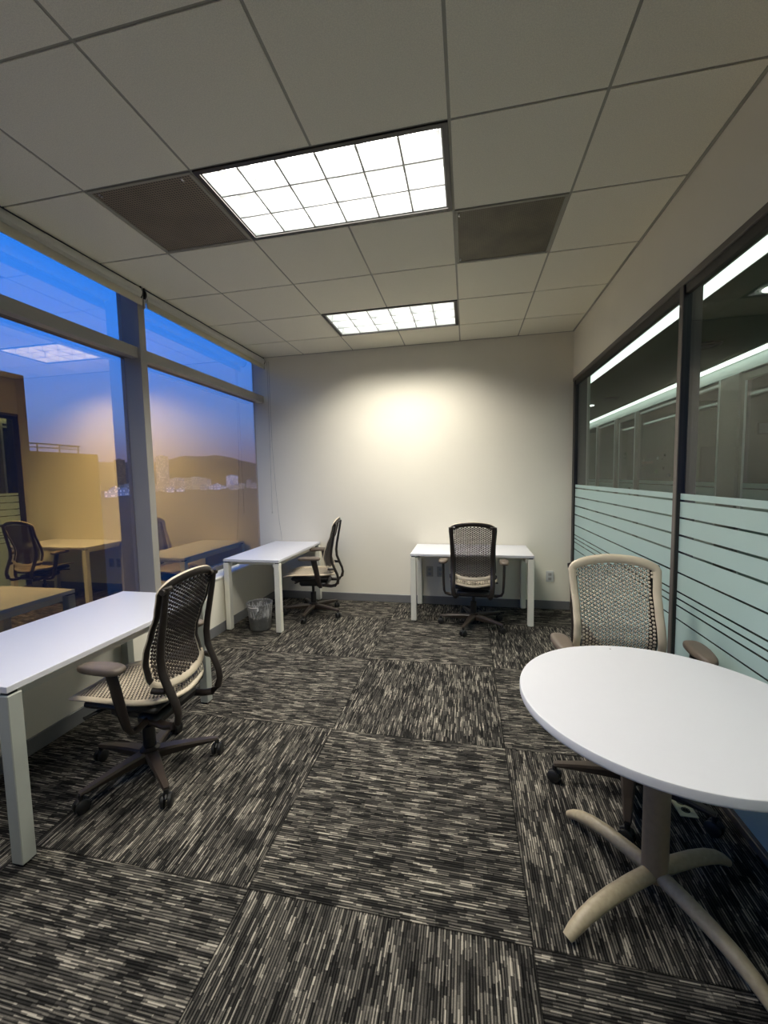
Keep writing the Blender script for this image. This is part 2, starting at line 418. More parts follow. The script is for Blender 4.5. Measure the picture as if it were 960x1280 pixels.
# ---- glass partition on the right
b = MB(); b.box(XR-.002, XR+.03, YF, BW, 2.452, 2.486, MAT['brownalu'], .002); b.box(XR+.010, XR+.034, YF, BW, 2.405, 2.46, MAT['blackmetal']); b.box(XR+.03, XR+.12, YF, BW, 2.468, 2.4845, MAT['blackmetal'])
struct(b, 'trim_5', 'dark head rail above the glass partition')
b = MB(); b.box(XR, XR+.12, YF, BW, 0, .035, MAT['brownalu'], .003); struct(b, 'trim_6', 'bottom rail of the glass partition')
b = MB(); b.box(XR+.004, XR+.12, BW-.075, BW, 0, 2.47, MAT['blackmetal'], .002)
struct(b, 'trim_7', 'black jamb of the glass partition at the back wall')
b = MB(); b.box(XR, XR+.030, 2.530, 2.568, .0, 2.47, MAT['brownalu'], .002); b.box(XR+.004, XR+.09, 2.527, 2.5305, .035, 2.47, MAT['blackmetal']); b.box(XR+.03, XR+.09, 2.5305, 2.565, .035, 2.47, MAT['blackmetal'])
struct(b, 'trim_8', 'dark mullion between the glass panels')
XP = 1.122
stripes = [(1.337, 1.325), (1.241, 1.230), (1.144, 1.132), (1.050, 1.038), (.932, .922), (.824, .814), (.785, .775), (.745, .735), (.668, .659)]
stripes = [(1.4947+(a-1.4947)*.968, 1.4947+(c-1.4947)*.968) for a, c in stripes]
def panel(nm, y0, y1, label):
    e = empty(nm); tag(e, label, None, None, 'structure')
    g = MB(); g.box(XP, XP+.008, y0, y1, .02, 2.47, MAT['vision']); g.build('clear_pane', e)
    f = MB(); z = 1.374
    for a, c in stripes + [(.03, .02)]:
        f.box(XP-.0015, XP-.0003, y0, y1, a, z, MAT['frost']); z = c
    f.build('frosted_film', e)
panel('window_3', 2.565, BW-.07, 'partition glass beside the back wall with frosted stripes')
panel('window_4', YF, 2.530, 'near partition glass with frosted stripes beside the round table')

# ---- corridor and the offices opposite
XO = 3.10; CZ = 2.75; YE = 14.5
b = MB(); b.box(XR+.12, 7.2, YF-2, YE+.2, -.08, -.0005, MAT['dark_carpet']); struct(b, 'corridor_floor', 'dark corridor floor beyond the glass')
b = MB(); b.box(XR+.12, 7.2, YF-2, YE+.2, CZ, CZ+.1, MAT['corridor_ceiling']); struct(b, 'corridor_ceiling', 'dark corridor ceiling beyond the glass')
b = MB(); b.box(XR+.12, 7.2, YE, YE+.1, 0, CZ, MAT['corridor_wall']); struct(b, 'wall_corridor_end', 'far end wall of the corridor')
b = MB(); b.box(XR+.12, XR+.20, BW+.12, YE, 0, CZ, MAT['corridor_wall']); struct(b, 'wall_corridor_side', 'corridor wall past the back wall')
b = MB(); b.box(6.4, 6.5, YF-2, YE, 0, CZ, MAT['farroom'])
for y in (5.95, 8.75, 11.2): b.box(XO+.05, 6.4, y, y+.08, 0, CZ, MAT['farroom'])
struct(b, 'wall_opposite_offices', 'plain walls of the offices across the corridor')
posts = [(10.90, 11.05, 'd'), (9.66, 9.80, 'd'), (8.52, 8.70, 'd'), (5.66, 6.05, 'd'), (3.4, 3.6, 'd'), (.9, 1.1, 'd')]
b = MB()
b.box(XO-.03, XO+.07, YF-2, YE, 2.60, CZ, MAT['farframe_light'], .003)
b.box(XO-.02, XO+.06, YF-2, YE, 0, .08, MAT['farframe'])
for y0, y1, _ in posts:
    b.box(XO-.04, XO+.06, y0, y1, 0, 2.60, MAT['farframe'], .003)
    b.box(XO-.045, XO+.03, y1-.035, y1, 0, 2.60, MAT['farframe_light'], .002)
for y0, y1 in ((6.05, 8.52), (9.80, 10.90)):
    b.box(XO-.01, XO+.05, y0, y1, 2.56, 2.60, MAT['blackmetal'])
    b.box(XO-.02, XO+.05, y0, y1, 2.53, 2.56, MAT['farframe_light'])
struct(b, 'trim_9', 'frames of the glass offices across the corridor')
spans = [(11.05, YE), (9.80, 10.90), (6.05, 8.52), (1.1, 3.4)]
for i, (y0, y1) in enumerate(spans):
    e = empty('window_%d' % (5+i)); tag(e, 'office glass across the corridor, span %d' % (i+1), None, None, 'structure')
    g = MB(); g.box(XO, XO+.01, y0, y1, .08, 2.6, MAT['farglass']); g.build('clear_pane', e)
    g = MB(); g.box(XO-.003, XO-.001, y0, y1, .08, 1.27, MAT['frost']); g.box(XO-.003, XO-.001, y0, y1, 1.285, 1.34, MAT['frost']); g.build('frosted_film', e)
for i, (y0, y1) in enumerate([(8.70, 9.66), (3.6, 5.66)]):
    e = empty('door_%d' % (1+i)); tag(e, 'glass office door across the corridor, door %d' % (i+1), None, None, 'structure')
    f = MB()
    for a, c, z0, z1 in ((y0, y1, 2.50, 2.58), (y0, y1, .01, .12), (y0, y0+.07, .12, 2.50), (y1-.07, y1, .12, 2.50)):
        f.box(XO-.01, XO+.05, a, c, z0, z1, MAT['farframe'], .003)
    f.box(XO-.015, XO+.0, y1-.085, y1-.07, .12, 2.50, MAT['farframe_light'])
    f.build('door_frame', e)
    g = MB(); g.box(XO+.01, XO+.02, y0+.07, y1-.07, .12, 2.5, MAT['farglass']); g.build('clear_pane', e)
    g = MB(); g.box(XO+.006, XO+.009, y0+.07, y1-.07, .12, 1.27, MAT['frost']); g.box(XO+.006, XO+.009, y0+.07, y1-.07, 1.285, 1.34, MAT['frost']); g.build('frosted_film', e)
    h = MB(); h.cyl((XO-.06, y0+.12, .9), (XO-.06, y0+.12, 1.2), .012, MAT['alu']); h.cyl((XO-.06, y0+.12, .95), (XO+.01, y0+.12, .95), .008, MAT['alu']); h.cyl((XO-.06, y0+.12, 1.15), (XO+.01, y0+.12, 1.15), .008, MAT['alu']); h.build('door_handle', e)

def strip_light(x0, x1, y0, y1, label):
    e = empty('strip_light', ((x0+x1)/2, (y0+y1)/2, CZ-.0005)); tag(e, label, 'ceiling light')
    w, l = (x1-x0)/2, (y1-y0)/2
    f = MB(); f.box(-w-.008, -w, -l, l, -.012, .0, MAT['white']); f.box(w, w+.008, -l, l, -.012, 0, MAT['white']); f.build('trim_edge', e)
    d = MB(); d.box(-w, w, -l, l, -.010, -.002, MAT['strip']); d.build('diffuser', e)
strip_light(1.57, 1.70, YF-1.5, 13.9, 'long white light strip in corridor ceiling just beyond the partition')
strip_light(2.92, 3.06, YF-1.5, 13.9, 'long white light strip along the head of the opposite glass offices')
for (x, y, lab) in ((2.25, 8.6, 'round lit downlight seen low at the left edge of the partition glass'),
                    (2.10, 3.50, 'lit downlight cut by the right edge of the partition glass')):
    e = empty('downlight', (x, y, CZ)); tag(e, lab, 'ceiling light')
    d = MB(); d.lathe([(.10, -.006), (.085, -.012), (.085, 0), (.10, 0)], MAT['white'], 32, cap=False); d.build('ring', e, 40)
    d = MB(); d.lathe([(.086, -.009), (.086, -.001)], MAT['spot'], 32); d.build('lens', e)
for (x, y, lab) in ((2.35, 4.90, 'dark round vent in corridor ceiling beside the partition mullion'), (2.40, 7.9, 'faint dark round vent in corridor ceiling above the lit downlight')):
    d = MB(); d.lathe([(.13, 0), (.13, -.012), (.10, -.02), (.10, -.008), (.07, -.008), (.07, -.022), (.03, -.024)], MAT['blackmetal'], 32); o = d.build('ceiling_vent', None, 40, (x, y, CZ)); tag(o, lab, 'vent')
# things seen in the opposite offices
e = empty('picture', (6.39, 9.75, 1.95)); tag(e, 'small framed picture in the opposite office at the right edge', 'picture')
f = MB(); w, h = .09, .06
f.box(-w-.012, w+.012, -.016, 0, -h-.012, h+.012, MAT['blackmetal'], .002)
o = f.build('frame', e)
f = MB(); f.box(-w, w, -.019, -.016, -h, h, MAT['pic']); f.build('print', e)
e.location = (3.53, 5.948, 1.985)
f = MB(); f.box(-.40, .40, -.02, 0, -.32, .32, MAT['blackmetal'], .004); o = f.build('notice_board', None, None, (4.57, 8.748, 1.60)); tag(o, 'dark framed board on the wall of the opposite office behind the mullion', 'board')
f = MB(); f.box(-.375, .375, -.024, -.02, -.295, .295, MAT['panel']); f.build('board_face', o)
def sticker(y0, y1, z0, z1, mat, label, group, shape):
    """a cut-out vinyl mark on the opposite glass"""
    y0, y1 = min(y0, y1), max(y0, y1); z0, z1 = min(z0, z1), max(z0, z1)
    cy, cz, hy, hz = (y0+y1)/2, (z0+z1)/2, (y1-y0)/2, (z1-z0)/2
    m = MB(); rr = random.Random(int(cy*1000+cz*333)); n = 14
    x0, x1 = -.003, 0
    if shape == 'row':                               # a short line of letter-like blocks
        k = max(3, int(2*hy/.045)); s = 2*hy/k
        for i in range(k):
            a = -hy+i*s; t = hz*rr.uniform(.7, 1)
            m.box(x0, x1, a+s*.12, a+s*.34, -t, t, mat); m.box(x0, x1, a+s*.12, a+s*.85, t*.55, t, mat)
            if rr.random() < .6: m.box(x0, x1, a+s*.62, a+s*.85, -t, t*.6, mat)
            else: m.box(x0, x1, a+s*.12, a+s*.75, -t, -t*.6, mat)
    else:
        pts = []
        for i in range(n):
            a = 2*PI*i/n; q = (.62+.38*math.cos(3*a+rr.random())) if shape == 'leaf' else rr.uniform(.75, 1)
            pts.append((hy*q*math.cos(a), hz*q*math.sin(a)))
        vs = [(x0, p, q) for p, q in pts]+[(x1, p, q) for p, q in pts]
        m.add(vs, [tuple(range(n)), tuple(range(n, 2*n))[::-1]]+[(i, (i+1) % n, n+(i+1) % n, n+i) for i in range(n)], mat)
    o = m.build('window_sticker', None, None, (XO-.004, cy, cz)); tag(o, label, 'sticker', group)
SG = 'stickers on the opposite office glass'
sticker(8.22, 7.95, 1.785, 1.716, MAT['stick_dark'], 'line of dark letter stickers on the opposite office glass', SG, 'row')
sticker(8.44, 7.96, 1.675, 1.63, MAT['stick_red'], 'line of reddish brown letter stickers on the opposite office glass', SG, 'row')
sticker(7.83, 7.73, 1.739, 1.68, MAT['stick_white'], 'round whitish sticker on the opposite office glass', SG, 'blob')
sticker(7.57, 7.48, 1.781, 1.724, MAT['stick_dark'], 'dark sticker highest and rightmost on the opposite office glass', SG, 'leaf')
sticker(7.89, 7.76, 1.535, 1.445, MAT['stick_green'], 'large dull green figure sticker low on the opposite office glass', SG, 'leaf')
for q in ((8.435, 8.37, 1.75, 1.70), (8.285, 8.227, 1.725, 1.69), (8.453, 8.377, 1.615, 1.59), (8.307, 8.248, 1.612, 1.587), (8.2, 8.141, 1.504, 1.463), (7.696, 7.658, 1.565, 1.542), (7.6, 7.515, 1.563, 1.519), (7.408, 7.315, 1.46, 1.398), (7.634, 7.585, 1.698, 1.675)):
    sticker(*q, MAT['stick_dark'], 'one of the tiny dark marks stuck around the letters on the opposite glass', 'tiny dark marks on the opposite glass', 'blob')
for q, lab in (((9.30, 9.15, 1.895, 1.809), 'green sticker on the glass door across the corridor'), ((9.36, 9.11, 1.785, 1.755), 'flat green sticker under the green sticker on the opposite door')):
    sticker(*q, MAT['stick_green'], lab, 'stickers on the opposite door', 'leaf')

# ------------------------------------------------------------------ ceiling fittings
LAMP_W = 34.
def troffer():
    e = empty('troffer_light'); W, D = G, G/2     # half sizes: 1.2192 x .6096
    f = MB(); t = .030
    for a in ((-W+.006, W-.006, -D+.006, -D+t), (-W+.006, W-.006, D-t, D-.006), (-W+.006, -W+t, -D+t, D-t), (W-t, W-.006, -D+t, D-t)):
        f.box(*a, -.004, .028, MAT['blackmetal'])
    f.build('frame', e)
    h = MB(); w, d = W-t+.001, D-t+.001
    h.box(-w, w, -d, d, .118, .124, MAT['reflector'])
    for a in ((-w, w, -d, -d+.004), (-w, w, d-.004, d), (-w, -w+.004, -d, d), (w-.004, w, -d, d)): h.box(*a, .012, .12, MAT['reflector'])
    h.build('housing', e)
    for k in range(3):
        y = -d+(k+.5)*2*d/3
        l = MB(); l.box(-w+.03, w-.03, y-.050, y+.050, .098, .112, MAT['lamp'], .004); l.build('lamp', e)
    lv = MB(); zt, zb = .085, .004
    def blade(p, q, ax):                       # V-shaped blade: thin lower edge, thick upper edge
        prof = [(.0045, zb), (.0055, zb+.02), (.007, zb+.045), (.013, zt)]
        for i in range(len(prof)-1):
            (t0, z0), (t1, z1) = prof[i], prof[i+1]
            for s in (-1, 1):
                if ax == 'x': vs = [(p, q+s*t0, z0), (-p, q+s*t0, z0), (-p, q+s*t1, z1), (p, q+s*t1, z1)]
                else: vs = [(q+s*t0, p, z0), (q+s*t0, -p, z0), (q+s*t1, -p, z1), (q+s*t1, p, z1)]
                lv.add(vs, [(0, 1, 2, 3)], MAT['louver'])
        t0, z0 = prof[0]
        if ax == 'x': vs = [(p, q-t0, z0), (-p, q-t0, z0), (-p, q+t0, z0), (p, q+t0, z0)]
        else: vs = [(q-t0, p, z0), (q-t0, -p, z0), (q+t0, -p, z0), (q+t0, p, z0)]
        lv.add(vs, [(0, 1, 2, 3)], MAT['greyalu'])
    for k in range(4): blade(w, -d+k*2*d/3 if k not in (0, 3) else (-d+.004 if k == 0 else d-.004), 'x')
    for k in range(7): blade(d, -w+k*2*w/6 if k not in (0, 6) else (-w+.004 if k == 0 else w-.004), 'y')
    lv.build('louver', e)
    ld = bpy.data.lights.new('parabolic_optic', 'AREA'); ld.shape = 'RECTANGLE'; ld.size = 2*w; ld.size_y = 2*d
    ld.energy = LAMP_W; ld.color = (1.0, .955, .85); ld.spread = math.radians(135)
    lo = bpy.data.objects.new('lamp_output', ld); COL.objects.link(lo); lo.parent = e; lo.location = (0, 0, .0015)
    return e
t = troffer(); t.location = (GX, GY+.5*G, H)
tag(t, 'nearer lit fluorescent ceiling light with louvers, between the two vents', 'ceiling light', 'fluorescent ceiling lights')
t2 = copy_tree(t); t2.location = (GX, GY+3.5*G, H)
tag(t2, 'farther lit fluorescent ceiling light with louvers, close to the back wall', 'ceiling light', 'fluorescent ceiling lights')

t3 = copy_tree(t); t3.location = (GX, GY-2.5*G, H)
for q in t3.children:
    if q.type == 'LIGHT': q.data = q.data.copy(); q.data.energy = LAMP_W*.5      # output halved to keep the round tabletop and near desk leg from overexposing
tag(t3, 'lit fluorescent ceiling light with louvers over the viewer, nearest of the three', 'ceiling light', 'fluorescent ceiling lights')
def vent(cx, cy, mat, label, clips):
    e = empty('ceiling_vent', (cx, cy, H)); tag(e, label, 'vent', 'perforated ceiling vents')
    d = G/2-.006; f = MB()
    for a in ((-d, d, -d, -d+.016), (-d, d, d-.016, d), (-d, -d+.016, -d+.016, d-.016), (d-.016, d, -d+.016, d-.016)): f.box(*a, -.003, .018, MAT['tbar'], .002)
    f.build('frame', e)
    p = MB(); p.box(-d+.014, d-.014, -d+.014, d-.014, .002, .010, mat); p.build('perforated_panel', e)
    for x, y in clips:
        c = MB(); c.lathe([(.006, .002), (.006, -.004), (.003, -.006)], MAT['chrome'], 12); c.box(-.004, .004, -.012, .012, -.004, .002, MAT['alu']); c.build('latch', e, None, (x, y, 0))
    return e
vent(GX-1.5*G, GY+.5*G, MAT['vent1'], 'brown perforated ceiling vent left of the nearer light', [(-.25, -.26), (.23, -.26)])
vent(GX+1.5*G, GY+1.5*G, MAT['vent2'], 'dusty olive ceiling vent right of the nearer light', [(-.275, -.25), (-.275, .25)])

# ---- roller blinds
def blind(y0, y1, label, chain):
    e = empty('roller_blind', (-2.434, (y0+y1)/2, 2.923)); tag(e, label, 'blind', 'rolled up window blinds')
    l = (y1-y0)/2
    r = MB(); r.cyl((0, -l, 0), (0, l, 0), .043, MAT['blind'], 28); r.build('roller', e, 50)
    s = MB(); s.box(.034, .038, -l+.02, l-.02, -.060, 0, MAT['blind']); s.build('fabric', e)
    s = MB(); s.box(.030, .044, -l+.008, l-.008, -.100, -.046, MAT['blindbar'], .005); s.build('hem_bar', e, 50)
    for q in (-l, l):
        b = MB(); b.cyl((0, q-.006, 0), (0, q+.006, 0), .0445, MAT['blackmetal'], 24); b.box(-.03, .03, q-.004, q+.004, 0, .046, MAT['blackmetal']); b.build('bracket', e, 50)
    if chain:
        c = MB()
        A = [(.075, 2.28, -.01), (.072, 2.285, -.7), (.068, 2.29, -1.4), (.066, 2.292, -1.83)]
        c.tube(A, .0022, MAT['chain'], 6)
        B = [(.095, 2.29, -.01), (.095, 2.29, -.45), (.10, 2.29, -1.02), (.125, 2.29, -1.55), (.155, 2.29, -1.95), (.176, 2.288, -2.12), (.180, 2.275, -2.188)]
        B = [(x, l-.012, z) for x, y, z in B]; A = [(x, l-.012, z) for x, y, z in A]
        c = MB(); c.tube(A, .0018, MAT['chain'], 6); c.tube(B, .0018, MAT['chain'], 6); c.build('pull_chain', e, 60)
        wgt = MB(); wgt.lathe([(.003, .012), (.006, .006), (.006, -.006), (.003, -.012)], MAT['blindbar'], 10); wgt.build('chain_weight', e, 60, (.066, l-.012, -1.84))
    return e
blind(YF+.02, 2.845, 'rolled up grey blind above the large left window pane', False)
blind(2.880, BW-.015, 'rolled up grey blind ending at the back wall with hanging chain', True)
cn = MB(); cn.box(-.012, .012, -.006, .006, -.05, .02, MAT['chrome'], .003); o = cn.build('blind_connector', None, None, (-2.402, 2.862, 2.86)); tag(o, 'small metal connector hanging between the two rolled up blinds', 'bracket')

# ---- outlets
def outlet(x, z, mat, label, g='wall outlets on the back wall'):
    e = empty('wall_outlet', (x, BW, z)); tag(e, label, 'outlet', g)
    p = MB(); p.box(-.039, .039, -.009, 0, -.06, .06, mat, .003); p.build('plate', e)
    for s in (-.026, .026):
        k = MB(); k.box(-.018, .018, -.0115, -.008, s-.017, s+.017, MAT['socket'], .003)
        for dx in (-.007, .007): k.box(dx-.0013, dx+.0013, -.0122, -.011, s-.003, s+.008, MAT['slot'])
        k.box(-.0022, .0022, -.0122, -.011, s-.012, s-.007, MAT['slot'])
        k.build('socket', e)
outlet(.892, .366, MAT['plate'], 'grey wall outlet right of the far desk, clear of it')
outlet(-.425, .385, MAT['plateback'], 'cream wall outlet under the far desk, beside its left rear leg')
outlet(-.30, .385, MAT['plateback'], 'cream wall outlet under the far desk, nearer the chair')
e = empty('floor_outlet', (.938, 1.99, 0), 0.); tag(e, 'cream floor outlet plate on the carpet behind the round table column', 'outlet')
p = MB(); p.box(-.036, .036, -.058, .058, 0, .006, MAT['cream'], .002); p.build('plate', e)
for s in (-.023, .023):
    k = MB(); k.lathe([(.017, .004), (.017, .0072), (.0135, .0072), (.0135, .006)], MAT['wiremark'], 20)
    for dx in (-.006, .006): k.box(dx-.0016, dx+.0016, -.004, .005, .005, .0078, MAT['slot'])
    k.build('socket', e, None, (0, s, 0))

# ------------------------------------------------------------------ desks
def desk(lx, ly, h, label, loc, lm='desk_leg'):
    """white desk; lx, ly size along X and Y; origin at the centre of its floor area"""
    e = empty('desk', loc); tag(e, label, 'desk', 'white office desks')
    X, Y = lx/2, ly/2; t = .026; L = .055
    d = MB(); d.box(-X, X, -Y, Y, h-t, h, MAT['laminate'], .002); d.build('desktop', e)
    for sx in (-1, 1):
        for sy in (-1, 1):
            g = MB(); g.box(sx*X, sx*(X-L), sy*Y, sy*(Y-L), .012, h-t-.012, MAT[lm], .003)
            o = g.build('leg', e)
            k = MB(); k.lathe([(.020, 0), (.020, .006), (.008, .008), (.008, .014)], MAT['chrome'], 16); k.build('glide', o, 40, (sx*(X-L/2), sy*(Y-L/2), 0))
            k = MB(); k.box(sx*(X-.010), sx*(X-L+.010), sy*(Y-.010), sy*(Y-L+.010), h-t-.014, h-t, MAT['black']); k.build('spacer', o)
    r = MB()
    for sy in (-1, 1): r.box(-X+L+.03, X-L-.03, sy*(Y-.13), sy*(Y-.16), h-t-.050, h-t-.010, MAT['desk_leg'])
    for sx in (-1, 1): r.box(sx*(X-.05), sx*(X-.08), -Y+L*.5, Y-L*.5, h-t-.050, h-t-.010, MAT['desk_leg'])
    r.build('rail', e)
    return e
desk(.66, 1.25, .735, 'nearest white desk under the large left window', (-2.025, 1.810, 0), 'silver_leg')
desk(.59, 1.165, .722, 'white desk in the back left corner with the waste bin under it', (-2.05, 4.229, 0))
desk(1.20, .625, .71, 'white desk standing against the middle of the back wall', (.035, 4.50, 0))

# ------------------------------------------------------------------ round table
e = empty('round_table', (.645, 1.540, 0)); tag(e, 'round white table with worn cream pedestal at lower right', 'table')
t = MB(); R0 = .455
t.lathe([(R0-.01, .687), (R0-.002, .690), (R0, .695)], MAT['edge'], 96, cap=False); t.lathe([(R0, .695), (R0, .716), (R0-.0015, .7192), (R0-.004, .720)], MAT['edge'], 96, cap=False)
vs = [((R0-.004)*math.cos(2*PI*k/96), (R0-.004)*math.sin(2*PI*k/96), .720) for k in range(96)]; t.add(vs, [tuple(range(96))], MAT['laminate'])
vs = [((R0-.01)*math.cos(2*PI*k/96), (R0-.01)*math.sin(2*PI*k/96), .687) for k in range(96)]; t.add(vs, [tuple(range(96))[::-1]], MAT['edge'])
tt = t.build('tabletop', e, 40)
s = MB(); s.lathe([(.004, .7202), (.003, .7206)], MAT['stain'], 8); s.build('stain', tt, None, (-.03, .415, 0))
c = MB(); c.lathe([(.041, .070), (.041, .66), (.047, .665), (.047, .675)], MAT['column'], 40); c.box(-.16, .16, -.16, .16, .675, .687, MAT['blackmetal']); c.build('column', e, 40)
for k, (ang, ln) in enumerate(((214, .405), (126, .365), (28, .355), (-62, .375))):
    a = math.radians(ang); g = MB()
    prof = [(.02, .088), (.10, .088), (.19, .083), (.26, .071), (.31, .055), (.345, .036), (.37, .018)]
    pts = [(r/.37*ln*math.cos(a), r/.37*ln*math.sin(a), z) for r, z in prof]
    g.tube(pts, .026, MAT['worn'], 20, rs=[.027, .027, .0265, .026, .024, .021, .0165], flat=.9); g.build('foot', e, 50)

# ------------------------------------------------------------------ waste bin
e = empty('waste_bin', (-2.025, 3.745, 0)); tag(e, 'grey waste bin with clear liner under the back left desk', 'bin')
b = MB(); b.lathe([(.092, 0), (.098, .006), (.103, .03), (.1235, .262), (.1255, .268), (.1205, .268), (.118, .255), (.098, .03), (.09, .012)], MAT['bin'], 48); b.build('body', e, 50)
l = MB(); n = 72; rows = []
rr = random.Random(3)
ph = [rr.uniform(0, 6.28) for _ in range(6)]
def ruff(k, amp): 
    a = 2*PI*k/n; return amp*(math.sin(7*a+ph[0])+.7*math.sin(13*a+ph[1])+.5*math.sin(23*a+ph[2]))
prof = [(.100, .03, .0), (.108, .12, .0010), (.1165, .18, .0012), (.1225, .235, .0012), (.1275, .262, .0012), (.1278, .275, .001), (.1225, .275, .001), (.119, .25, .003), (.112, .20, .006), (.106, .15, .008)]
vs = []; fs = []
for i, (r, z, am) in enumerate(prof):
    for k in range(n):
        rk = r+.0012+abs(ruff(k, am))*(1 if i < 6 else -1); a = 2*PI*k/n
        vs.append((rk*math.cos(a), rk*math.sin(a), z+(ruff(k, .004) if i == 0 else 0)))
for i in range(len(prof)-1):
    for k in range(n): fs.append((i*n+k, i*n+(k+1) % n, (i+1)*n+(k+1) % n, (i+1)*n+k))
l.add(vs, fs, MAT['liner']); ln = l.build('liner', e, 60)
kn = MB(); kn.tube([(.045, -.128, .25), (.05, -.137, .235), (.043, -.139, .215), (.035, -.134, .195), (.03, -.132, .185)], .012, MAT['plate'], 10, rs=[.006, .013, .008, .011, .003], flat=.6)
kn.tube([(-.07, -.106, .252), (-.02, -.1295, .250), (.045, -.130, .254)], .004, MAT['plate'], 8, rs=[.002, .004, .006]); kn.build('liner_knot', e, 60)

# ------------------------------------------------------------------ office chairs (front of the chair = +Y)
def lerp_tab(tab, z):
    if z <= tab[0][0]: return tab[0][1]
    for (a, ya), (b_, yb) in zip(tab, tab[1:]):
        if z <= b_:
            t = (z-a)/(b_-a); t = t*t*(3-2*t)*.5+t*.5; return ya+(yb-ya)*t
    return tab[-1][1]
BY = [(.46, -.225), (.50, -.226), (.54, -.205), (.60, -.178), (.66, -.163), (.72, -.171), (.80, -.200), (.90, -.242), (.98, -.263), (1.03, -.274), (1.08, -.283)]
def back_pt(x, z): return Vector((x, lerp_tab(BY, z)-.022+.022*(x/.21)**2, z))
def back_n(x, z):
    d = .004; a = back_pt(x+d, z)-back_pt(x-d, z); b_ = back_pt(x, z+d)-back_pt(x, z-d); n = b_.cross(a); n.normalize()
    return n if n.y > 0 else -n
def seat_pt(x, y):
    z = .468+.014*(x/.22)**2
    if y > .14: z -= 1.15*(y-.14)**2
    if y < -.08: z += .9*(y+.08)**2*(abs(x)/.22)**1.5-.5*(y+.08)**2
    return Vector((x, y, z))
def seat_n(x, y):
    d = .004; a = seat_pt(x+d, y)-seat_pt(x-d, y); b_ = seat_pt(x, y+d)-seat_pt(x, y-d); n = a.cross(b_); n.normalize(); return n
def chaikin(p, k=2):
    for _ in range(k):
        q = []
        for i in range(len(p)):
            a, b_ = Vector(p[i]), Vector(p[(i+1) % len(p)]); q += [a*.75+b_*.25, a*.25+b_*.75]
        p = q
    return p
def resample(p, n):
    p = [Vector(q) for q in p]+[Vector(p[0])]; L = [0]
    for a, b_ in zip(p, p[1:]): L.append(L[-1]+(b_-a).length)
    out = []; j = 0
    for i in range(n):
        t = L[-1]*i/n
        while L[j+1] < t: j += 1
        s = (t-L[j])/max(L[j+1]-L[j], 1e-9); out.append(p[j].lerp(p[j+1], s))
    return out
BACK_OUT = resample(chaikin([(.0, 1.062), (.08, 1.057), (.15, 1.045), (.198, 1.027), (.2175, 1.012), (.214, .96), (.205, .86), (.203, .76), (.208, .66), (.212, .60), (.208, .572), (.185, .548), (.13, .533), (.0, .524)]
     + [(-x, z) for x, z in [(.0, .524), (.13, .533), (.185, .548), (.208, .572), (.212, .60), (.208, .66), (.203, .76), (.205, .86), (.214, .96), (.2175, 1.012), (.198, 1.027), (.15, 1.045), (.08, 1.057)]][1:], 2), 110)
SEAT_OUT = resample(chaikin([(0, .295), (.10, .292), (.17, .278), (.205, .245), (.224, .18), (.232, .08), (.232, -.04), (.226, -.12), (.205, -.185), (.165, -.215), (.09, -.232), (0, -.236),
     (-.09, -.232), (-.165, -.215), (-.205, -.185), (-.226, -.12), (-.232, -.04), (-.232, .08), (-.224, .18), (-.205, .245), (-.17, .278), (-.10, .292)], 2), 110)
BACK_OUT = [Vector((p[0]*.925, p[1]-(.012 if p[1] > 1.0 else 0))) for p in BACK_OUT]
SEAT_OUT = [Vector((p[0]*.885, p[1])) for p in SEAT_OUT]
def inside(p, poly, m):
    """signed inset test: p inside poly and at least m from its edge"""
    x, y = p; c = False; dmin = 9
    for i in range(len(poly)):
        a, b_ = poly[i], poly[i-1]
        if (a[1] > y) != (b_[1] > y) and x < (b_[0]-a[0])*(y-a[1])/(b_[1]-a[1])+a[0]: c = not c
        d = b_-a; t = max(0, min(1, (Vector(p)-a).dot(d)/d.length_squared)); dmin = min(dmin, (a+d*t-Vector(p)).length)
    return c and dmin > m
